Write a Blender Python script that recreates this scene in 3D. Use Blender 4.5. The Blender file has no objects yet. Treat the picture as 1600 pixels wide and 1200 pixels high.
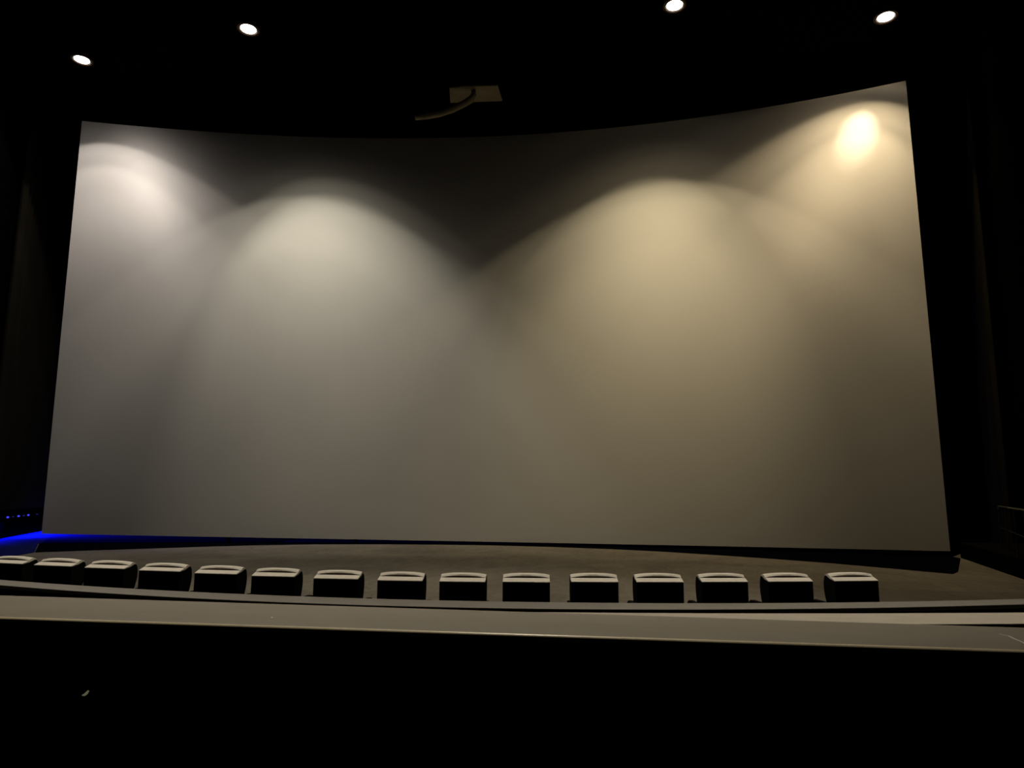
import bpy, bmesh, math, random
from mathutils import Vector, Matrix

random.seed(7)
scn = bpy.context.scene
COL = scn.collection
PI = math.pi

# ------------------------------------------------------------------ camera, world, exposure
YAW, PITCH, ROLL = -0.100712282, 0.152301293, 0.00617875805     # eye is the origin, y runs towards the screen
F_PX = 1100.0
cy_, sy_, cp_, sp_ = math.cos(YAW), math.sin(YAW), math.cos(PITCH), math.sin(PITCH)
FWD = Vector((sy_ * cp_, cy_ * cp_, sp_))
R0 = Vector((cy_, -sy_, 0))
U0 = R0.cross(FWD)
RIGHT = R0 * math.cos(ROLL) + U0 * math.sin(ROLL)
UP = U0 * math.cos(ROLL) - R0 * math.sin(ROLL)
cam_data = bpy.data.cameras.new('camera')
cam = bpy.data.objects.new('camera', cam_data)
COL.objects.link(cam)
cam_data.sensor_fit = 'HORIZONTAL'
cam_data.sensor_width = 36.0
cam_data.lens = F_PX / 1600.0 * 36.0
cam_data.clip_start = 0.05
cam_data.clip_end = 200
cam.matrix_world = Matrix(((RIGHT.x, UP.x, -FWD.x, 0), (RIGHT.y, UP.y, -FWD.y, 0), (RIGHT.z, UP.z, -FWD.z, 0), (0, 0, 0, 1)))
scn.camera = cam

world = bpy.data.worlds.new('world')
scn.world = world
world.use_nodes = True
world.node_tree.nodes['Background'].inputs[0].default_value = (0, 0, 0, 1)
world.node_tree.nodes['Background'].inputs[1].default_value = 0.0

vs = scn.view_settings
vs.view_transform = 'Standard'
vs.look = 'None'
vs.gamma = 1.0
vs.exposure = 0.0
vs.use_curve_mapping = False

# each downlight: position of its lens, colour, power, angle profile scale
# each fixture: a wide reflector cone with a crisp rim (stops in degrees from its axis) and a softer, more tilted core beam
STOPS = (0, 7, 14, 20, 26, 30, 34, 37, 40, 42.5, 45, 48, 52, 57, 63, 70, 80)
CORE_STOPS = (0, 6, 12, 18, 24, 30, 36, 43, 52, 62)
LAMPS = [
    dict(p=(-16.799, 20.378, 14.40), col=(1.0, 0.885, 0.79), w=7900, tilt=(.04, .06), core_tilt=(.347, .641),
         stops=(0, 8, 16, 24, 31.5, 37.5, 40.5, 45.2, 49.6, 51.8, 56.4, 62.4, 69.4, 78),
         prof=(.52, .46, .38, .32, .215, .175, .11, .095, .065, .010, .006, .003, .001, 0),
         core=(.44, .32, .18, .085, .035, .012, .004, 0, 0, 0)),
    dict(p=(-10.401, 19.352, 14.40), col=(1.0, 0.905, 0.72), w=7900, tilt=(.06, .20), core_tilt=(.175, .512),
         stops=(0, 8, 16, 24, 28.5, 31.5, 34.5, 38.7, 42.7, 44.9, 49.4, 55.4, 62.4, 71.4),
         prof=(0, 0, 0.01, .072, .123, .175, .16, .105, .075, .012, .009, .002, .0, 0),
         core=(.729, .682, .594, .46, .32, .06, .004, 0, 0, 0)),
    dict(p=(2.847, 19.469, 14.40), col=(1.0, 0.81, 0.49), w=7900, tilt=(-.04, .18), core_tilt=(-.09, .551),
         stops=(0, 8, 16, 24, 29.5, 33.5, 36.5, 40.4, 44.6, 46.8, 50.8, 56.8, 63.8, 72.8),
         prof=(0, .04, .11, .135, .13, .105, .115, .15, .095, .010, .008, .002, 0, 0),
         core=(.687, .642, .534, .40, .197, .021, .009, .002, .002, 0)),
    dict(p=(9.322, 20.581, 14.40), col=(1.0, 0.765, 0.45), w=7900, tilt=(-.16, .20), core_tilt=(-.35, .41),
         stops=(0, 8, 16, 24, 30, 34.5, 37.5, 41.5, 45.9, 48.1, 52.1, 58.1, 65.1, 74.1),
         prof=(.28, .34, .36, .30, .25, .14, .14, .10, .05, .006, .006, .010, .001, 0),
         core=(.414, .33, .226, .127, .09, .06, .012, 0, 0, 0)),
]
# unseen fill lamps added over the front seats to brighten seats and ledges
FILL_STOPS = (0, 16, 20, 22.5, 24.5, 26.5, 29, 33, 38)
FILL_PROF = (.8, 1, 1, .9, .65, .36, .14, .03, 0)
FILL = [dict(p=(-10.5, 12.0, 14.40), w=600, col=(1.0, .93, .80)), dict(p=(-1.8, 9.0, 14.40), w=5200, col=(1.0, .89, .70)),
         dict(p=(5.0, 12.4, 14.40), w=300, col=(1.0, .86, .64))]

FLOOR_Z = -1.82
CEIL_Z = 14.432

# ------------------------------------------------------------------ materials
def mat(name, color, rough=0.8, spec=0.3, var=0.0, scale=4.0, bump=0.0, bscale=40.0, metal=0.0, stretch=(1, 1, 1), sheen=0.0):
    m = bpy.data.materials.new(name)
    m.use_nodes = True
    nt = m.node_tree
    b = nt.nodes['Principled BSDF']
    b.inputs['Roughness'].default_value = rough
    b.inputs['Specular IOR Level'].default_value = spec
    b.inputs['Metallic'].default_value = metal
    if sheen:
        b.inputs['Sheen Weight'].default_value = sheen
    tc = nt.nodes.new('ShaderNodeTexCoord')
    mp = nt.nodes.new('ShaderNodeMapping')
    mp.inputs['Scale'].default_value = stretch
    nt.links.new(tc.outputs['Object'], mp.inputs['Vector'])
    n = nt.nodes.new('ShaderNodeTexNoise')
    n.inputs['Scale'].default_value = scale
    n.inputs['Detail'].default_value = 6
    nt.links.new(mp.outputs['Vector'], n.inputs['Vector'])
    r = nt.nodes.new('ShaderNodeValToRGB')
    r.color_ramp.elements[0].position = 0.3
    r.color_ramp.elements[1].position = 0.7
    c = color
    r.color_ramp.elements[0].color = (c[0] * (1 - var), c[1] * (1 - var), c[2] * (1 - var), 1)
    r.color_ramp.elements[1].color = (c[0] * (1 + var), c[1] * (1 + var), c[2] * (1 + var), 1)
    nt.links.new(n.outputs['Fac'], r.inputs['Fac'])
    nt.links.new(r.outputs['Color'], b.inputs['Base Color'])
    if bump:
        n2 = nt.nodes.new('ShaderNodeTexNoise')
        n2.inputs['Scale'].default_value = bscale
        n2.inputs['Detail'].default_value = 4
        nt.links.new(mp.outputs['Vector'], n2.inputs['Vector'])
        bp = nt.nodes.new('ShaderNodeBump')
        bp.inputs['Strength'].default_value = bump
        bp.inputs['Distance'].default_value = 0.02
        nt.links.new(n2.outputs['Fac'], bp.inputs['Height'])
        nt.links.new(bp.outputs['Normal'], b.inputs['Normal'])
    return m

def emis(name, color, strength):
    m = bpy.data.materials.new(name)
    m.use_nodes = True
    nt = m.node_tree
    nt.nodes.clear()
    e = nt.nodes.new('ShaderNodeEmission')
    e.inputs[0].default_value = (*color, 1)
    e.inputs[1].default_value = strength
    o = nt.nodes.new('ShaderNodeOutputMaterial')
    nt.links.new(e.outputs[0], o.inputs[0])
    return m

M = {}
M['screen'] = mat('screen_fabric', (0.35, 0.345, 0.335), rough=0.7, spec=0.1, var=0.012, scale=60, bump=0.06, bscale=45)
M['black_frame'] = mat('black_painted_metal', (0.008, 0.008, 0.008), rough=0.7, spec=0.2)
M['black_wall'] = mat('black_acoustic_cloth', (0.0013, 0.0013, 0.0013), rough=1.0, spec=0.0, var=0.2, scale=3)
M['ceiling'] = mat('matt_black_ceiling', (0.002, 0.002, 0.002), rough=1.0, spec=0.0, var=0.2)
M['drape'] = mat('black_velour', (0.012, 0.011, 0.008), rough=1.0, spec=0.0, var=0.15, scale=2, stretch=(1, 1, .1))
M['carpet_black'] = mat('black_carpet', (0.0035, 0.0035, 0.0035), rough=1.0, spec=0.0, var=0.3, scale=30)
M['navy'] = mat('navy_floor_glow', (0.006, 0.008, 0.06), rough=1.0, spec=0.0, var=0.3, scale=8)  # blue light pool on the floor, put into the base colour
M['floor_shade'] = mat('black_floor_shade', (0.0015, 0.0015, 0.0032), rough=1.0, spec=0.0, var=0.2, scale=5)  # near-black stands in for shade on the concrete below the screen
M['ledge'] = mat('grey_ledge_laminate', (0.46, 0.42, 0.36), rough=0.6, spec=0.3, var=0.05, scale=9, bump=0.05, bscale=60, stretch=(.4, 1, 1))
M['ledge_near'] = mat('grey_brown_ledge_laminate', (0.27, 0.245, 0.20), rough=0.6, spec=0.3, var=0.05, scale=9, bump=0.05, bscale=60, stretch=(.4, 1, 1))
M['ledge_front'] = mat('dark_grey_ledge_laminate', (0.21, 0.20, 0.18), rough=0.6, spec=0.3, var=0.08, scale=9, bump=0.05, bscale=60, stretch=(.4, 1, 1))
M['ledge_nosing'] = mat('pale_edge_nosing', (0.85, 0.74, 0.52), rough=0.3, spec=0.8, var=0.06, scale=5)
M['shell'] = mat('black_moulded_plastic', (0.005, 0.005, 0.005), rough=0.95, spec=0.02)
M['pad'] = mat('pale_beige_vinyl', (0.74, 0.69, 0.61), rough=0.55, spec=0.3, var=0.06, scale=12, bump=0.1, bscale=70)
M['rear_shade'] = mat('taupe_rear_shade', (0.11, 0.09, 0.075), rough=0.9, spec=0.05)  # shade behind the headrest roll, put into the colour
M['cushion'] = mat('black_vinyl', (0.010, 0.009, 0.008), rough=1.0, spec=0.0, var=0.06, scale=10)
M['chrome'] = mat('brushed_steel', (0.45, 0.44, 0.38), rough=0.3, metal=1.0)
M['trimring'] = mat('dark_bronze_trim', (0.10, 0.06, 0.035), rough=0.6, spec=0.3)
M['reflector'] = mat('satin_reflector', (0.30, 0.24, 0.18), rough=0.4, metal=0.7)
M['duct'] = mat('dusty_brown_duct', (0.26, 0.22, 0.14), rough=0.8, spec=0.1, var=0.15, scale=2)
M['popcorn'] = mat('pale_popcorn', (0.9, 0.88, 0.82), rough=0.8)
M['pale_scratch'] = mat('pale_scratch', (0.85, 0.83, 0.78), rough=0.5)
M['led_blue'] = emis('blue_led', (0.06, 0.06, 1.0), 0.9)
M['led_blue_dim'] = emis('dim_blue_led', (0.06, 0.05, 0.6), 0.22)
M['speck'] = emis('dim_speck_glow', (0.10, 0.10, 0.055), 0.9)  # self-lit colour standing in for a pale glint, no lamp here
M['lens'] = emis('downlight_lens', (1.0, 0.97, 0.93), 14.0)

def concrete():
    m = mat('rough_concrete', (0.1, 0.1, 0.1))
    nt = m.node_tree
    nt.nodes.clear()
    N, Lk = nt.nodes, nt.links
    o = N.new('ShaderNodeOutputMaterial'); b = N.new('ShaderNodeBsdfPrincipled')
    Lk.new(b.outputs[0], o.inputs[0])
    b.inputs['Roughness'].default_value = 0.85
    b.inputs['Specular IOR Level'].default_value = 0.15
    tc = N.new('ShaderNodeTexCoord')
    def noise(scale, detail, dist=0.0, stretch=(1, 1, 1)):
        mp = N.new('ShaderNodeMapping'); mp.inputs['Scale'].default_value = stretch
        Lk.new(tc.outputs['Object'], mp.inputs['Vector'])
        n = N.new('ShaderNodeTexNoise'); n.inputs['Scale'].default_value = scale
        n.inputs['Detail'].default_value = detail; n.inputs['Distortion'].default_value = dist
        Lk.new(mp.outputs['Vector'], n.inputs['Vector'])
        return n
    n1 = noise(0.5, 8, .6); n2 = noise(4.0, 8, 1.2, (1, .35, 1))
    mx = N.new('ShaderNodeMath'); mx.operation = 'MULTIPLY_ADD'
    Lk.new(n1.outputs['Fac'], mx.inputs[0]); mx.inputs[1].default_value = .55
    m2 = N.new('ShaderNodeMath'); m2.operation = 'MULTIPLY'; m2.inputs[1].default_value = .45
    Lk.new(n2.outputs['Fac'], m2.inputs[0]); Lk.new(m2.outputs[0], mx.inputs[2])
    r = N.new('ShaderNodeValToRGB')
    r.color_ramp.elements[0].position = .34; r.color_ramp.elements[1].position = .66
    r.color_ramp.elements[0].color = (*[x * .72 for x in FLOOR_COL], 1)
    r.color_ramp.elements[1].color = (*[x * 1.28 for x in FLOOR_COL], 1)
    Lk.new(mx.outputs[0], r.inputs['Fac'])
    # wandering hairline cracks
    v = N.new('ShaderNodeTexVoronoi'); v.feature = 'DISTANCE_TO_EDGE'; v.inputs['Scale'].default_value = .35
    wn = noise(1.5, 4)
    va = N.new('ShaderNodeVectorMath'); va.operation = 'ADD'
    Lk.new(tc.outputs['Object'], va.inputs[0]); Lk.new(wn.outputs['Color'], va.inputs[1]); Lk.new(va.outputs[0], v.inputs['Vector'])
    cr = N.new('ShaderNodeValToRGB')
    cr.color_ramp.elements[0].position = 0.0; cr.color_ramp.elements[0].color = (.72, .72, .72, 1)
    cr.color_ramp.elements[1].position = .012; cr.color_ramp.elements[1].color = (1, 1, 1, 1)
    Lk.new(v.outputs['Distance'], cr.inputs['Fac'])
    mm = N.new('ShaderNodeMix'); mm.data_type = 'RGBA'; mm.blend_type = 'MULTIPLY'; mm.inputs[0].default_value = 1
    Lk.new(r.outputs['Color'], mm.inputs[6]); Lk.new(cr.outputs['Color'], mm.inputs[7])
    Lk.new(mm.outputs[2], b.inputs['Base Color'])
    bp = N.new('ShaderNodeBump'); bp.inputs['Strength'].default_value = .35; bp.inputs['Distance'].default_value = .05
    Lk.new(n2.outputs['Fac'], bp.inputs['Height']); Lk.new(bp.outputs[0], b.inputs['Normal'])
    return m
FLOOR_COL = (0.105, 0.094, 0.075)
M['concrete'] = concrete()

# ------------------------------------------------------------------ helpers
def tag(o, label=None, cat=None, group=None, kind=None):
    if label: o['label'] = label
    if cat: o['category'] = cat
    if group: o['group'] = group
    if kind: o['kind'] = kind
    return o

def link(name, me, m, parent=None, smooth=False):
    if m: me.materials.append(m)
    if smooth:
        for p in me.polygons: p.use_smooth = True
        me.set_sharp_from_angle(angle=math.radians(50))
    o = bpy.data.objects.new(name, me)
    COL.objects.link(o)
    if parent: o.parent = parent
    return o

def obj(name, bm, m, parent=None, smooth=False, bevel=0.0):
    bmesh.ops.recalc_face_normals(bm, faces=bm.faces)
    me = bpy.data.meshes.new(name)
    bm.to_mesh(me)
    bm.free()
    o = link(name, me, m, parent, smooth)
    if bevel:
        b = o.modifiers.new('bevel', 'BEVEL')
        b.width = bevel; b.segments = 3; b.limit_method = 'ANGLE'
    return o

def empty(name, loc=(0, 0, 0), rz=0.0):
    o = bpy.data.objects.new(name, None)
    COL.objects.link(o)
    o.location = loc
    o.rotation_euler = (0, 0, rz)
    o.empty_display_size = .2
    return o

def add_box(bm, x0, x1, y0, y1, z0, z1):
    v = [bm.verts.new(p) for p in ((x0, y0, z0), (x1, y0, z0), (x1, y1, z0), (x0, y1, z0), (x0, y0, z1), (x1, y0, z1), (x1, y1, z1), (x0, y1, z1))]
    for f in ((0, 3, 2, 1), (4, 5, 6, 7), (0, 1, 5, 4), (1, 2, 6, 5), (2, 3, 7, 6), (3, 0, 4, 7)):
        bm.faces.new([v[i] for i in f])

def prism(bm, pts, z0, z1):
    a = [bm.verts.new((x, y, z0)) for x, y in pts]
    b = [bm.verts.new((x, y, z1)) for x, y in pts]
    n = len(pts)
    bm.faces.new(a[::-1]); bm.faces.new(b)
    for i in range(n):
        bm.faces.new((a[i], a[(i + 1) % n], b[(i + 1) % n], b[i]))

def strip_block(bm, near, far, z0, z1, zn=None):
    """solid between two plan polylines of equal length"""
    n = len(near)
    zn = z1 if zn is None else zn
    r = []
    for (a, b) in zip(near, far):
        r.append([bm.verts.new((a[0], a[1], z0)), bm.verts.new((b[0], b[1], z0)), bm.verts.new((b[0], b[1], z1)), bm.verts.new((a[0], a[1], zn))])
    for i in range(n - 1):
        for k in range(4):
            bm.faces.new((r[i][k], r[i][(k + 1) % 4], r[i + 1][(k + 1) % 4], r[i + 1][k]))
    bm.faces.new(r[0]); bm.faces.new(r[-1][::-1])

def tube(bm, pts, rad, seg=12, close=True):
    pts = [Vector(p) for p in pts]
    rings = []
    for i, p in enumerate(pts):
        d = (pts[min(i + 1, len(pts) - 1)] - pts[max(i - 1, 0)]).normalized()
        a = d.cross(Vector((0, 0, 1)))
        if a.length < 1e-3: a = d.cross(Vector((0, 1, 0)))
        a.normalize(); b = d.cross(a).normalized()
        r = rad[i] if isinstance(rad, (list, tuple)) else rad
        rings.append([bm.verts.new(p + a * r * math.cos(2 * PI * k / seg) + b * r * math.sin(2 * PI * k / seg)) for k in range(seg)])
    for i in range(len(rings) - 1):
        for k in range(seg):
            bm.faces.new((rings[i][k], rings[i][(k + 1) % seg], rings[i + 1][(k + 1) % seg], rings[i + 1][k]))
    if close:
        bm.faces.new(rings[0][::-1]); bm.faces.new(rings[-1])

def lathe(bm, prof, seg=48, c=(0, 0, 0)):
    rings = []
    for r, z in prof:
        if r < 1e-6:
            rings.append([bm.verts.new((c[0], c[1], c[2] + z))])
        else:
            rings.append([bm.verts.new((c[0] + r * math.cos(2 * PI * k / seg), c[1] + r * math.sin(2 * PI * k / seg), c[2] + z)) for k in range(seg)])
    for i in range(len(rings) - 1):
        a, b = rings[i], rings[i + 1]
        for k in range(seg):
            k2 = (k + 1) % seg
            if len(a) == 1: bm.faces.new((a[0], b[k2], b[k]))
            elif len(b) == 1: bm.faces.new((a[k], a[k2], b[0]))
            else: bm.faces.new((a[k], a[k2], b[k2], b[k]))

def interp(pts, x):
    if x <= pts[0][0]:
        (x0, y0), (x1, y1) = pts[0], pts[1]
    elif x >= pts[-1][0]:
        (x0, y0), (x1, y1) = pts[-2], pts[-1]
    else:
        for i in range(len(pts) - 1):
            if pts[i][0] <= x <= pts[i + 1][0]:
                (x0, y0), (x1, y1) = pts[i], pts[i + 1]
                break
    return y0 + (y1 - y0) * (x - x0) / (x1 - x0)

def circle_y(cx, cy, R, x):          # near (convex towards the viewer) arc of a row
    return cy - math.sqrt(max(R * R - (x - cx) ** 2, 0))

# ------------------------------------------------------------------ the room (a fan that widens towards the screen)
LW0, LW1 = (-7.0, -6.0), (-25.9, 34.0)        # left wall, plan
RW0, RW1 = (-0.4, -6.0), (18.2, 34.0)
def left_x(y): return LW0[0] + (LW1[0] - LW0[0]) * (y - LW0[1]) / (LW1[1] - LW0[1])
def right_x(y): return RW0[0] + (RW1[0] - RW0[0]) * (y - RW0[1]) / (RW1[1] - RW0[1])

bm = bmesh.new(); prism(bm, [(LW0[0], 7.0), (RW1[0], 7.0), (RW1[0], 34), (LW1[0], 34), (LW1[0], 7.0)][1:], FLOOR_Z - .2, FLOOR_Z)
tag(obj('floor', bm, M['concrete']), kind='structure')
bm = bmesh.new(); add_box(bm, -20, 10, 2.6, 7.0, -1.9, -1.62)
tag(obj('floor', bm, M['carpet_black']), kind='structure')
bm = bmesh.new(); add_box(bm, -20, 10, -6, 2.98, -1.9, -1.30)
tag(obj('floor', bm, M['carpet_black']), kind='structure')
bm = bmesh.new(); prism(bm, [(-26.2, -6), (18.5, -6), (18.5, 34), (-26.2, 34)], CEIL_Z + .001, CEIL_Z + .2)
tag(obj('ceiling', bm, M['ceiling']), kind='structure')
bm = bmesh.new(); prism(bm, [LW0, LW1, (LW1[0] - .3, LW1[1]), (LW0[0] - .3, LW0[1])], -2.0, CEIL_Z)
tag(obj('wall_left', bm, M['black_wall']), kind='structure')
bm = bmesh.new(); prism(bm, [RW0, RW1, (RW1[0] + .3, RW1[1]), (RW0[0] + .3, RW0[1])], -2.0, CEIL_Z)
tag(obj('wall_right', bm, M['black_wall']), kind='structure')
bm = bmesh.new(); prism(bm, [(-26.2, 34), (18.5, 34), (18.5, 34.3), (-26.2, 34.3)], -2.0, CEIL_Z)
tag(obj('wall_back', bm, M['black_wall']), kind='structure')
bm = bmesh.new(); prism(bm, [(-7.3, -6.3), (0, -6.3), (0, -6), (-7.3, -6)], -2.0, CEIL_Z)
tag(obj('wall_rear', bm, M['black_wall']), kind='structure')

# ------------------------------------------------------------------ low curved walls with pale tops
def arc_fit(p):    # circle through three plan points
    (x1, y1), (x2, y2), (x3, y3) = p
    a = 2 * (x2 - x1); b = 2 * (y2 - y1); c = x2 * x2 - x1 * x1 + y2 * y2 - y1 * y1
    d = 2 * (x3 - x1); e = 2 * (y3 - y1); f = x3 * x3 - x1 * x1 + y3 * y3 - y1 * y1
    cx = (c * e - b * f) / (a * e - b * d); cy = (a * f - c * d) / (a * e - b * d)
    return cx, cy, math.hypot(x1 - cx, y1 - cy)

A_FAR = [(-10.2, 9.35), (-8.6, 8.72), (-7.112, 8.211), (-5.694, 7.85), (-4.288, 7.60), (-2.927, 7.42), (-1.555, 7.36), (-0.731, 7.37), (0.398, 7.43), (1.862, 7.645), (3.053, 7.905), (3.944, 8.12), (4.705, 8.343), (6.2, 8.85)]
A_NEAR = [(-10.2, 9.05), (-8.6, 8.40), (-6.734, 7.783), (-5.77, 7.52), (-4.01, 7.16), (-3.29, 7.048), (-1.94, 6.945), (-0.691, 6.96), (0.53, 7.06), (1.763, 7.256), (3.059, 7.55), (4.475, 7.944), (6.2, 8.5)]
def smooth_poly(pts, deg=5, xs=None):
    """least squares polynomial through plan points, so measured wobble is ironed out"""
    n = deg + 1
    xm = sum(p[0] for p in pts) / len(pts); sc = 6.0
    A = [[0.0] * n for _ in range(n)]; B = [0.0] * n
    for x, y in pts:
        t = (x - xm) / sc
        for i in range(n):
            B[i] += y * t ** i
            for j in range(n): A[i][j] += t ** (i + j)
    for i in range(n):
        p = max(range(i, n), key=lambda k: abs(A[k][i])); A[i], A[p] = A[p], A[i]; B[i], B[p] = B[p], B[i]
        for k in range(i + 1, n):
            f = A[k][i] / A[i][i]
            for j in range(i, n): A[k][j] -= f * A[i][j]
            B[k] -= f * B[i]
    c = [0.0] * n
    for i in range(n - 1, -1, -1):
        c[i] = (B[i] - sum(A[i][j] * c[j] for j in range(i + 1, n))) / A[i][i]
    return lambda x: sum(ci * ((x - xm) / sc) ** i for i, ci in enumerate(c))
fA, nA = smooth_poly(A_FAR, 4), smooth_poly(A_NEAR, 4)
xs = [-10.0 + 16.0 * i / 80 for i in range(81)]
Z_A = -1.10
bm = bmesh.new(); strip_block(bm, [(x, nA(x) + .03) for x in xs], [(x, fA(x) - .03) for x in xs], FLOOR_Z - .1, Z_A - .04)
wa = tag(obj('wall_front_row', bm, M['carpet_black']), kind='structure')
bm = bmesh.new(); strip_block(bm, [(x, nA(x)) for x in xs], [(x, fA(x)) for x in xs], Z_A - .04, Z_A)
obj('ledge_cap', bm, M['ledge_front'], wa, bevel=.006)

Z_B = -1.0
B_FAR = [(-5.26, 6.17), (-3.9, 6.10), (-2.6, 6.08), (-1.02, 6.07), (0.468, 6.256), (1.549, 6.379), (3.774, 6.712), (5.0, 6.95)]
B_NEAR = [(-5.26, 5.65), (-3.9, 5.58), (-2.6, 5.57), (-1.02, 5.58), (0.5, 5.74), (2.553, 6.01), (3.456, 6.161), (5.0, 6.42)]
fB, nB = smooth_poly(B_FAR, 3), smooth_poly(B_NEAR, 3)
xs = [-6.5 + 11.3 * i / 70 for i in range(71)]
bm = bmesh.new(); strip_block(bm, [(x, nB(x) + .03) for x in xs], [(x, fB(x) - .03) for x in xs], -1.9, Z_B - .04)
wb = tag(obj('wall_second_row', bm, M['carpet_black']), kind='structure')
bm = bmesh.new(); strip_block(bm, [(x, nB(x)) for x in xs], [(x, fB(x)) for x in xs], Z_B - .04, Z_B)
obj('ledge_cap', bm, M['ledge'], wb, bevel=.006)

Z_C = -0.5
C_FAR = smooth_poly([(-5, 3.33), (-2.766, 3.204), (-2.09, 3.162), (-1.451, 3.116), (-0.864, 3.092), (-0.306, 3.075), (0.229, 3.055), (0.73, 3.02), (1.276, 3.005), (1.672, 2.983), (3.5, 2.90)], 1)
C_NEAR = smooth_poly([(-5, 2.74), (-2.258, 2.635), (-1.795, 2.625), (-1.212, 2.61), (-0.255, 2.580), (0.616, 2.555), (1.41, 2.529), (3.5, 2.47)], 1)
xs = [-5.0 + 8.3 * i / 20 for i in range(21)]
bm = bmesh.new(); strip_block(bm, [(x, C_NEAR(x) + .03) for x in xs], [(x, C_FAR(x) - .03) for x in xs], -1.9, Z_C - .05)
wc = tag(obj('wall_foreground', bm, M['carpet_black']), kind='structure')
bm = bmesh.new(); strip_block(bm, [(x, C_NEAR(x) + .016) for x in xs], [(x, C_FAR(x)) for x in xs], Z_C - .05, Z_C)
obj('ledge_cap', bm, M['ledge_near'], wc)
bm = bmesh.new(); tube(bm, [(x, C_NEAR(x) + .012, Z_C - .008) for x in xs], .012, 12)
obj('edge_nosing', bm, M['ledge_nosing'], wc, smooth=True)
bm = bmesh.new()
sx = [(1.50, 2.835), (1.515, 2.80), (1.505, 2.75), (1.50, 2.70), (1.49, 2.655)]
strip_block(bm, [(x - .003, y) for x, y in sx], [(x + .003, y) for x, y in sx], Z_C, Z_C + .0008)
obj('scratch_mark', bm, M['pale_scratch'], wc)

XC, YC, SAG, BB = -3.738, 22.390, 2.384, 0.179
# ------------------------------------------------------------------ sheets painting floor shade under the screen and blue glow at the left
pts = [(-15.86, 19.46), (-15.3, 19.95), (-14.666, 20.45), (-13.324, 21.50), (-12.1, 22.45), (-10.966, 23.2), (-9.2, 23.95), (-6.907, 24.42), (-5.0, 24.62), (-3.346, 24.62),
       (-1.2, 24.30), (0.993, 23.65), (2.4, 23.0), (3.607, 22.20), (5.2, 21.1), (6.559, 19.95), (7.651, 18.75), (8.514, 17.75), (8.9, 18.3), (10.80, 22.0), (11.0, 24.5)]
pts = [(x, y) for x, y in pts]
bm = bmesh.new()
def behind(x):
    u = min(1, ((x - XC) / 14.4) ** 2)
    return YC + SAG * (1 - u) + .22
far = []
for i, (x, y) in enumerate(pts):
    xf = x if i > 4 else -18.30 + (x + 18.30) * (i / 5)
    far.append((xf, max(y + .05, behind(xf))))
strip_block(bm, pts, far, FLOOR_Z, FLOOR_Z + .012)
tag(obj('shade_sheet', bm, M['floor_shade']), 'black sheet with a curved front edge, painting shade on the concrete under the screen', 'painted shade')

bm = bmesh.new()
rear = [(-18.315 + 7.3 * k / 9, behind(-18.315 + 7.3 * k / 9) + .05) for k in range(10)]
prism(bm, [(-15.875, 19.455), (-18.315, 22.60)] + rear + [(-11.04, 33.9), (left_x(33.9) + .02, 33.9), (left_x(17.6) + .02, 17.6), (-15.4, 17.9)], FLOOR_Z, FLOOR_Z + .010)
tag(obj('glow_sheet', bm, M['navy']), 'floor of the far left corner with the blue glow of the light strip put into its colour', 'painted shade')

# black side ramp with handrail at the right wall
bm = bmesh.new()
prism(bm, [(10.95, 22.3), (9.55, 16.9), (8.6, 13.5), (right_x(13.5) - .02, 13.5), (right_x(22.3) - .02, 22.3)], FLOOR_Z, FLOOR_Z + .45)
tag(obj('side_platform', bm, M['carpet_black'], bevel=.02), 'low black carpeted platform along the right wall below the handrail', 'platform')
hr = tag(empty('handrail', (10.08, 18.1, FLOOR_Z + .45)), 'thin dull metal handrail with two bars at the right wall', 'handrail')
def hp(t, z): # along the rail, local coordinates
    return (11.21 + (8.2 - 11.21) * t - 10.08, 20.62 + (13.9 - 20.62) * t - 18.1, z - (FLOOR_Z + .45))
bm = bmesh.new(); tube(bm, [hp(0, -.36), hp(0, -.31), hp(.012, -.30)] + [hp(t / 8, -.30) for t in range(1, 9)], .021, 10)
obj('rail', bm, M['chrome'], hr, smooth=True)
bm = bmesh.new(); tube(bm, [hp(.0, -.86)] + [hp(t / 8, -.86) for t in range(1, 9)], .009, 10)
obj('rail', bm, M['black_frame'], hr, smooth=True)
for t in (0, .25, .5, .75, 1.0):
    bm = bmesh.new(); tube(bm, [hp(t, FLOOR_Z + .45), hp(t, -.31)], .018, 10)
    obj('post', bm, M['black_frame'], hr, smooth=True)

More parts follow.
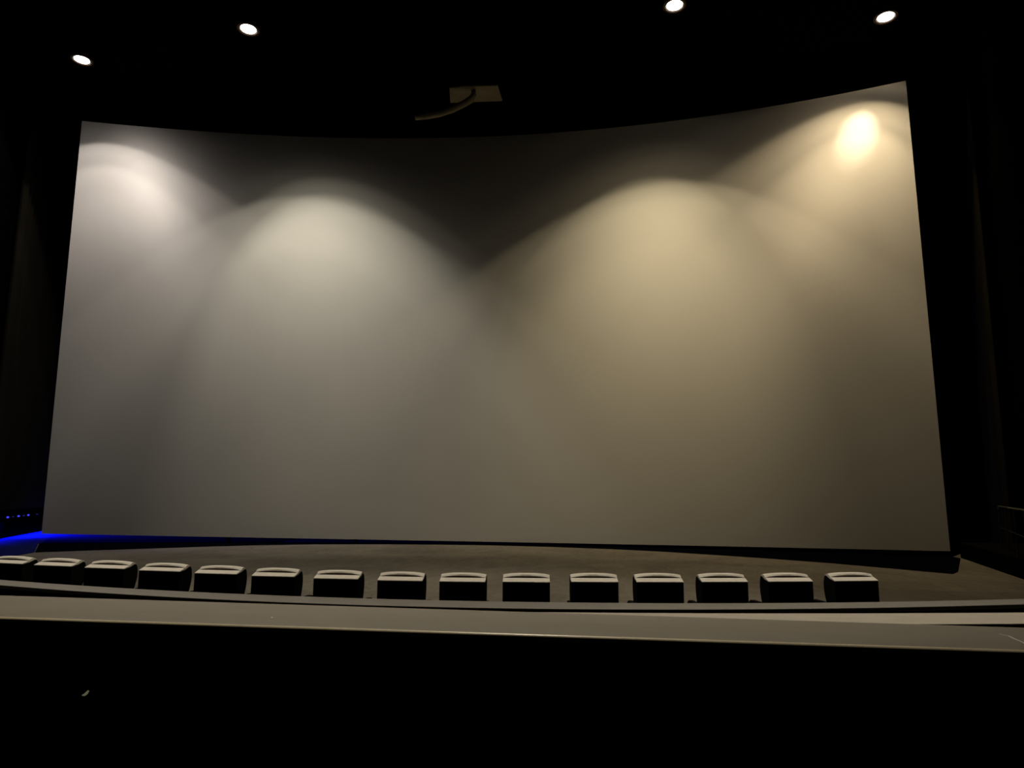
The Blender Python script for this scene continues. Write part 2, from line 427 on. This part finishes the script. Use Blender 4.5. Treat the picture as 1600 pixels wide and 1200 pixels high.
# ------------------------------------------------------------------ the screen
def screen_pt(s, t, off=0.0):
    x = XC + 14.4 * s + .06 - .12 * t
    y = YC + SAG * (1 - s * s) + BB * s * (1 - s * s)
    zt = 13.343 - .010 * s + .028 * s * s
    zb = -1.708 - .0819 * s + .148 * s * s
    # outward normal in plan (towards the back)
    dy = (-2 * SAG * s + BB * (1 - 3 * s * s)) / 14.4
    l = math.hypot(dy, 1)
    return (x - dy / l * off, y + off / l, zb + (zt - zb) * t)
def screen_solid(bm, t0, t1, o0, o1, ns=120, nt=30, s0=-1, s1=1):
    F = [[bm.verts.new(screen_pt(s0 + (s1 - s0) * i / ns, t0 + (t1 - t0) * j / nt, o0)) for j in range(nt + 1)] for i in range(ns + 1)]
    Bk = [[bm.verts.new(screen_pt(s0 + (s1 - s0) * i / ns, t0 + (t1 - t0) * j / nt, o1)) for j in range(nt + 1)] for i in range(ns + 1)]
    for i in range(ns):
        for j in range(nt):
            bm.faces.new((F[i][j], F[i + 1][j], F[i + 1][j + 1], F[i][j + 1]))
            bm.faces.new((Bk[i][j], Bk[i][j + 1], Bk[i + 1][j + 1], Bk[i + 1][j]))
    for i in range(ns):
        bm.faces.new((F[i][0], Bk[i][0], Bk[i + 1][0], F[i + 1][0])); bm.faces.new((F[i][nt], F[i + 1][nt], Bk[i + 1][nt], Bk[i][nt]))
    for j in range(nt):
        bm.faces.new((F[0][j], F[0][j + 1], Bk[0][j + 1], Bk[0][j])); bm.faces.new((F[ns][j], Bk[ns][j], Bk[ns][j + 1], F[ns][j + 1]))
sc = tag(empty('projection_screen', (XC, 24.8, FLOOR_Z)), 'huge curved pale cinema screen lit by four scallops of lamplight', 'screen')
def keep(o, parent):          # geometry was written in room coordinates
    o.location = -Vector(parent.location)
    return o
bm = bmesh.new(); screen_solid(bm, 0, 1, 0, .03)
keep(obj('screen_fabric', bm, M['screen'], sc, smooth=True), sc)
for a_, b_ in ((.995, 1.0), (0, .005)):
    bm = bmesh.new(); screen_solid(bm, a_, b_, .032, .16, nt=1)
    keep(obj('backing_beam', bm, M['black_frame'], sc), sc)
for s in (-.6, -.3, 0, .3, .6):
    x, y, z = screen_pt(s, 0, .24)
    bm = bmesh.new(); add_box(bm, x - .05, x + .05, y - .05, y + .05, FLOOR_Z + .012, 13.3)
    keep(obj('upright', bm, M['black_frame'], sc), sc)

# ------------------------------------------------------------------ pleated drapes
def drape(name, p0, p1, z0, z1, label, n=26, amp=.12):
    bm = bmesh.new()
    d = Vector((p1[0] - p0[0], p1[1] - p0[1])); L = d.length; d.normalize(); nrm = Vector((-d.y, d.x))
    k = n * 8
    top, bot, tb, bb = [], [], [], []
    ph = [random.uniform(-.6, .6) for _ in range(n + 1)]
    for i in range(k + 1):
        t = i / k
        a = amp * math.sin(2 * PI * t * n + ph[int(t * n) % (n + 1)] * .4)
        for lst, z, off in ((top, z1, 0), (bot, z0, 0), (tb, z1, .02), (bb, z0, .02)):
            f = 1.0 if z == z0 else .7
            c = Vector(p0) + d * (L * t) + nrm * (a * f + off)
            lst.append(bm.verts.new((c.x, c.y, z)))
    for i in range(k):
        bm.faces.new((bot[i], bot[i + 1], top[i + 1], top[i]))
        bm.faces.new((bb[i + 1], bb[i], tb[i], tb[i + 1]))
        bm.faces.new((top[i], top[i + 1], tb[i + 1], tb[i])); bm.faces.new((bot[i + 1], bot[i], bb[i], bb[i + 1]))
    bm.faces.new((bot[0], top[0], tb[0], bb[0])); bm.faces.new((top[k], bot[k], bb[k], tb[k]))
    return tag(obj(name, bm, M['drape'], smooth=True), label, 'curtain', 'black side curtains')
drape('curtain', (left_x(22.3) + .25, 22.3), (left_x(31) + .25, 31), -.75, 14.3, 'tall pleated black curtain on the left wall beside the screen')
drape('curtain', (right_x(22.6) - .28, 22.6), (right_x(31) - .28, 31), -1.75, 14.3, 'tall pleated black curtain on the right wall beside the screen')

# ------------------------------------------------------------------ blue LED strip on the left wall
yL = 26.3
ls = tag(empty('led_strip', (left_x(yL) + .06, yL, -1.05), math.atan2(-(LW1[0] - LW0[0]), LW1[1] - LW0[1])), 'dotted strip of small blue lights low on the left wall', 'light strip')
bm = bmesh.new(); add_box(bm, -.04, .0, -6.8, 5.5, -.03, .03)
obj('housing', bm, M['black_wall'], ls)
# positions of the light points, from the wall line
for yy, ln, dim in ((24.86, .22, 0), (25.42, .12, 1), (26.02, .22, 0), (26.62, .24, 1), (27.15, .22, 0), (28.25, .16, 1)):
    lx = (yy - yL) / math.cos(ls.rotation_euler.z)
    bm = bmesh.new(); tube(bm, [(.012, lx - ln / 2, .0), (.012, lx, .0), (.012, lx + ln / 2, .0)], [.02, .04 if not dim else .018, .02], 10)
    obj('led_lens', bm, M['led_blue_dim' if dim else 'led_blue'], ls, smooth=True)
ad = bpy.data.lights.new('led_glow', 'AREA')
ad.shape = 'RECTANGLE'; ad.size = .06; ad.size_y = 5.4; ad.energy = 1500; ad.color = (0.006, 0.02, 1.0); ad.spread = math.radians(145)
al = bpy.data.objects.new('led_glow', ad); COL.objects.link(al); al.parent = ls
al.location = (.10, .9, -.06)
al.rotation_euler = (0, math.radians(-52), 0)
ad2 = ad.copy(); ad2.size_y = 4.4; ad2.energy = 170; ad2.spread = math.radians(128)
al2 = bpy.data.objects.new('led_glow', ad2); COL.objects.link(al2); al2.parent = ls
al2.location = (.10, -4.0, -.06); al2.rotation_euler = (0, math.radians(-10), 0)

# ------------------------------------------------------------------ downlights
def lamp_nodes(ld, prof, col, stops):
    """the beam's strength by angle from its own axis"""
    ld.use_nodes = True
    nt = ld.node_tree
    N, Lk = nt.nodes, nt.links
    em = [n for n in N if n.type == 'EMISSION'][0]
    tc = N.new('ShaderNodeTexCoord')
    sp = N.new('ShaderNodeSeparateXYZ')
    Lk.new(tc.outputs['Normal'], sp.inputs[0])
    neg = N.new('ShaderNodeMath'); neg.operation = 'MULTIPLY'; neg.inputs[1].default_value = -1.0
    Lk.new(sp.outputs['Z'], neg.inputs[0])
    ac = N.new('ShaderNodeMath'); ac.operation = 'ARCCOSINE'
    Lk.new(neg.outputs[0], ac.inputs[0])
    dv = N.new('ShaderNodeMath'); dv.operation = 'DIVIDE'; dv.inputs[1].default_value = math.radians(90)
    Lk.new(ac.outputs[0], dv.inputs[0])
    cr = N.new('ShaderNodeValToRGB')
    el = cr.color_ramp.elements
    el[0].position = 0; el[0].color = (prof[0],) * 3 + (1,)
    el[1].position = 1.0; el[1].color = (0, 0, 0, 1)
    for a, v in list(zip(stops, prof))[1:]:
        e = el.new(a / 90); e.color = (v, v, v, 1)
    Lk.new(dv.outputs[0], cr.inputs['Fac'])
    Lk.new(cr.outputs['Color'], em.inputs['Strength'])
    ld.color = col

def make_downlight():
    t = empty('ceiling_downlight')
    bm = bmesh.new(); lathe(bm, [(.34, .03), (.345, .0), (.335, -.012), (.27, -.012), (.262, .0), (.262, .03)])
    obj('trim_ring', bm, M['trimring'], t, smooth=True)
    bm = bmesh.new(); lathe(bm, [(.262, .0), (.25, .008), (.235, .012)])
    obj('reflector', bm, M['reflector'], t, smooth=True)
    bm = bmesh.new(); lathe(bm, [(0, -.004), (.12, -.002), (.235, .012), (.235, .03), (0, .03)])
    obj('lens', bm, M['lens'], t, smooth=True)
    return t
d0 = make_downlight()
DL = ['round white recessed ceiling lamp, leftmost of the four above the screen',
      'round white recessed ceiling lamp, second from the left, above the left half of the screen',
      'round white recessed ceiling lamp, cut by the top picture edge, third from the left',
      'round warm recessed ceiling lamp, rightmost of the four, above the brightest spot']
for i, s in enumerate(LAMPS):
    if i == 0: d = d0
    else:
        d = d0.copy(); COL.objects.link(d)
        for ch in list(d0.children):
            if ch.type == 'LIGHT': continue
            c = ch.copy(); COL.objects.link(c); c.parent = d
    d.location = s['p']
    tag(d, DL[i], 'ceiling lamp', 'ceiling lamps above the screen')
def beam(s, prof, tilt, stops=STOPS):
    ld = bpy.data.lights.new('lamp_beam', 'POINT')
    ld.energy = s['w']; ld.shadow_soft_size = .06
    lamp_nodes(ld, prof, s['col'], stops)
    lo = bpy.data.objects.new('lamp_beam', ld); COL.objects.link(lo)
    lo.location = (s['p'][0], s['p'][1], s['p'][2] - .10)
    lo.rotation_euler = Vector((tilt[0], tilt[1], -1)).to_track_quat('-Z', 'Y').to_euler()
for s in LAMPS:
    beam(s, s['prof'], s['tilt'], s['stops'])
    beam(s, s['core'], s['core_tilt'], CORE_STOPS)
for k, s in enumerate(FILL):  # unseen fixtures added so the fill beams have a source
    beam(s, FILL_PROF, (0, 0), FILL_STOPS)
    d = d0.copy(); COL.objects.link(d)
    for ch in list(d0.children):
        c = ch.copy(); COL.objects.link(c); c.parent = d
    d.location = s['p']
    tag(d, 'added round fill lamp in the ceiling over the front seats, ' + ('nearest the left wall', 'middle one of three', 'nearest the right wall')[k], 'ceiling lamp', 'added fill lamps over the front seats')
# the rightmost lamp has a second, tilted inner beam that burns a hot spot on the screen
hs = bpy.data.lights.new('tilted_beam', 'SPOT')
hs.energy = 1500; hs.color = (1.0, .86, .62); hs.spot_size = math.radians(25); hs.spot_blend = 1.0; hs.shadow_soft_size = .05
ho = bpy.data.objects.new('tilted_beam', hs); COL.objects.link(ho)
ho.location = (LAMPS[3]['p'][0], LAMPS[3]['p'][1], LAMPS[3]['p'][2] - .12)
tgt = Vector((9.18, 22.88, 11.80))
ho.rotation_euler = (tgt - ho.location).to_track_quat('-Z', 'Y').to_euler()

# ------------------------------------------------------------------ dim duct under the ceiling, top centre
du = tag(empty('ceiling_duct', (-4.0, 22.0, 13.4)), 'dim brown boxed duct with a bent side pipe hanging below the black ceiling', 'duct')
bm = bmesh.new()
v = [(-.49, .45), (-.36, -.45), (.10, -.50), (1.28, -.45), (1.33, .50)]      # seen from below
prism(bm, v, .0, .05)
obj('duct_box', bm, M['duct'], du, bevel=.01)
bm = bmesh.new()
tube(bm, [(-1.58, -.1, -.80), (-1.2, -.12, -.79), (-.75, -.15, -.74), (-.3, -.2, -.64), (.1, -.28, -.50), (.38, -.33, -.36), (.46, -.33, -.20), (.44, -.30, -.05)],
     [.09, .095, .10, .10, .11, .12, .10, .08], 12)
obj('bent_pipe', bm, M['duct'], du, smooth=True)
for x in (-.2, 1.1):
    bm = bmesh.new(); tube(bm, [(x, 0, .2), (x, 0, CEIL_Z - 13.4)], .012, 8)
    obj('hanger_rod', bm, M['black_frame'], du)

# ------------------------------------------------------------------ cinema seats
def loft(bm, secs):
    """secs: list over x of closed yz profiles (same count)"""
    R = [[bm.verts.new((x, y, z)) for y, z in pr] for x, pr in secs]
    n = len(R[0])
    for i in range(len(R) - 1):
        for k in range(n):
            bm.faces.new((R[i][k], R[i][(k + 1) % n], R[i + 1][(k + 1) % n], R[i + 1][k]))
    bm.faces.new(R[0]); bm.faces.new(R[-1][::-1])
W2 = .25
def make_seat():
    t = empty('cinema_seat')
    # shell: square back, sides that bulge forward and tuck in above the arm
    bm = bmesh.new()
    pr = [(0, .884), (0, .32), (.06, .28), (.10, .36), (.125, .48), (.150, .56), (.180, .625), (.205, .69), (.220, .75), (.226, .81), (.222, .86), (.210, .90), (.192, .928), (.165, .932), (.085, .900)]
    loft(bm, [(-W2, pr), (-W2 + .03, pr), (0, pr), (W2 - .03, pr), (W2, pr)])
    obj('back_shell', bm, M['shell'], t, bevel=.004)
    # pale rear ledge of the padding
    bm = bmesh.new()
    def led(u): return [(-.004, .884), (-.004, .892), (.004, .8965), (.078, .922), (.088, .915), (.088, .90)]
    loft(bm, [(W2 * u, led(u)) for u in (-1.0, -.97, 0, .97, 1.0)])
    obj('top_pad', bm, M['pad'], t, bevel=.003)
    # headrest roll: a bolster, fat in the middle, melting into the ledge at both ends
    bm = bmesh.new()
    secs = []
    for i in range(25):
        u = -1 + 2 * i / 24
        g = max(0.0, 1 - abs(u) ** 3.0)
        zt = .947 + .014 * g
        p1 = [(.125, .895), (.122, .914), (.104, .921), (.088, .941), (.094, zt - .005), (.112, zt), (.150, zt + .005), (.176, zt - .002), (.190, zt - .018), (.186, .905), (.17, .895)]
        p0 = [(.086, .895), (.086, .918), (.0865, .9195), (.088, .921), (.100, .932), (.118, zt), (.150, zt + .002), (.176, zt - .004), (.190, zt - .018), (.186, .905), (.17, .895)]
        prf = [(a_[0] * (1 - g) + b_[0] * g, a_[1] * (1 - g) + b_[1] * g) for a_, b_ in zip(p0, p1)]
        secs.append((W2 * u * .995, prf))
    loft(bm, secs)
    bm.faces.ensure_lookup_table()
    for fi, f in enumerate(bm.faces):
        if fi < 24 * 11 and fi % 11 in (0, 1, 2): f.material_index = 1  # rear faces of the roll painted as if in shade
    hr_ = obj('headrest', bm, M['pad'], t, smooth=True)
    hr_.data.materials.append(M['rear_shade'])
    # front padding, cushion, arms, side frames
    bm = bmesh.new()
    pf = [(.10, .37), (.135, .50), (.185, .62), (.215, .74), (.20, .87), (.235, .85), (.265, .74), (.235, .60), (.185, .48), (.16, .40)]
    loft(bm, [(-W2 + .06, pf), (0, pf), (W2 - .06, pf)])
    obj('backrest_cushion', bm, M['cushion'], t, bevel=.012)
    bm = bmesh.new(); add_box(bm, -W2 + .06, W2 - .06, .16, .60, .36, .47)
    obj('seat_cushion', bm, M['cushion'], t, bevel=.03)
    for sx_ in (-1, 1):
        bm = bmesh.new()
        xa, xb = sorted((sx_ * (W2 - .055), sx_ * (W2 + .004)))
        pa = [(.235, .57), (.235, .625), (.30, .635), (.50, .63), (.54, .60), (.50, .56)]
        loft(bm, [(xa, pa), (xb, pa)])
        obj('armrest', bm, M['shell'], t, bevel=.008)
        bm = bmesh.new()
        pl = [(.06, 0), (.12, .02), (.16, .60), (.40, .61), (.42, .02), (.50, 0), (.50, -.0), (.48, .06), (.46, .62), (.10, .62), (.10, .06)]
        xc_ = sx_ * (W2 - .025)
        add_box(bm, xc_ - .018, xc_ + .018, .24, .48, .05, .575)
        add_box(bm, xc_ - .025, xc_ + .025, .04, .54, 0, .05)
        obj('side_frame', bm, M['shell'], t, bevel=.006)
    return t
SEATS = [(-7.30, 8.48), (-6.509, 8.30), (-5.712, 8.135), (-4.908, 7.965), (-4.135, 7.80), (-3.399, 7.66), (-2.651, 7.555), (-1.934, 7.50), (-1.269, 7.51),
         (-0.603, 7.58), (0.112, 7.69), (0.799, 7.785), (1.490, 7.905), (2.205, 8.045), (2.941, 8.21)]
WSC = [1.14, 1.14, 1.12, 1.08, 1.04, 1.0, .99, .965, .965, .99, .995, 1.0, 1.0, .99, 1.01]
ORD = ['leftmost seat of the curved front row, cut by the picture edge', 'second black backed seat from the left end of the curved front row',
       'third black backed seat from the left end of the curved front row', 'fourth black backed seat from the left end of the curved front row',
       'fifth black backed seat from the left end of the curved front row', 'sixth black backed seat from the left end of the curved front row',
       'seventh black backed seat from the left end of the curved front row', 'middle seat of the fifteen in the curved front row, black back and pale top',
       'seventh black backed seat from the right end of the curved front row', 'sixth black backed seat from the right end of the curved front row',
       'fifth black backed seat from the right end of the curved front row', 'fourth black backed seat from the right end of the curved front row',
       'third black backed seat from the right end of the curved front row', 'second black backed seat from the right end of the curved front row',
       'last seat at right end of the curved front row, bare floor beside it']
s0 = make_seat()
for i, (x, y) in enumerate(SEATS):
    if i == 0: t = s0
    else:
        t = s0.copy(); COL.objects.link(t)
        for ch in list(s0.children):
            c = ch.copy(); COL.objects.link(c); c.parent = t
    t.location = (x, y, FLOOR_Z)
    t.rotation_euler = (0, 0, math.radians(-10 + 22 * i / 14))
    t.scale = (WSC[i], 1, 1)
    tag(t, ORD[i], 'cinema seat', 'seats of the curved front row')
# the middle ones are numbered from both ends; index 7 is the middle of fifteen

# ------------------------------------------------------------------ small things
def crumb(loc, r, label):
    """a curled flake, one edge propped up"""
    bm = bmesh.new()
    n = 14
    rows = []
    for j in range(5):
        rows.append([bm.verts.new((loc[0] + r * (1 - .12 * j) * math.cos(2 * PI * i / n) * (j + 1) / 5 * 1.2, loc[1] + r * math.sin(2 * PI * i / n) * (j + 1) / 5 * .8,
                                   loc[2] + r * (.22 + .22 * math.sin(2 * PI * i / n) * (j + 1) / 5 + .06 * math.cos(4 * PI * i / n)))) for i in range(n)])
    bm.faces.new(rows[0])
    for j in range(4):
        for i in range(n): bm.faces.new((rows[j][i], rows[j][(i + 1) % n], rows[j + 1][(i + 1) % n], rows[j + 1][i]))
    o = obj('popcorn_crumb', bm, M['popcorn'], smooth=True)
    so = o.modifiers.new('thick', 'SOLIDIFY'); so.thickness = .0008
    return tag(o, label, 'crumb')
crumb((-1.232, 2.789, Z_C + .001), .0075, 'tiny pale crumb lying on the foreground ledge left of centre')
bm = bmesh.new()  # pale speck given its own glow to show on the dark wall
yw = C_NEAR(-1.9) + .024
tube(bm, [(-1.908, yw, -.776), (-1.897, yw - .003, -.773), (-1.888, yw - .004, -.766), (-1.883, yw - .002, -.758)], [.002, .0048, .0052, .003], 8)
tag(obj('glowing_speck', bm, M['speck'], smooth=True), 'tiny dim curved pale glint, made to glow, on the black wall below the foreground ledge', 'marker light')
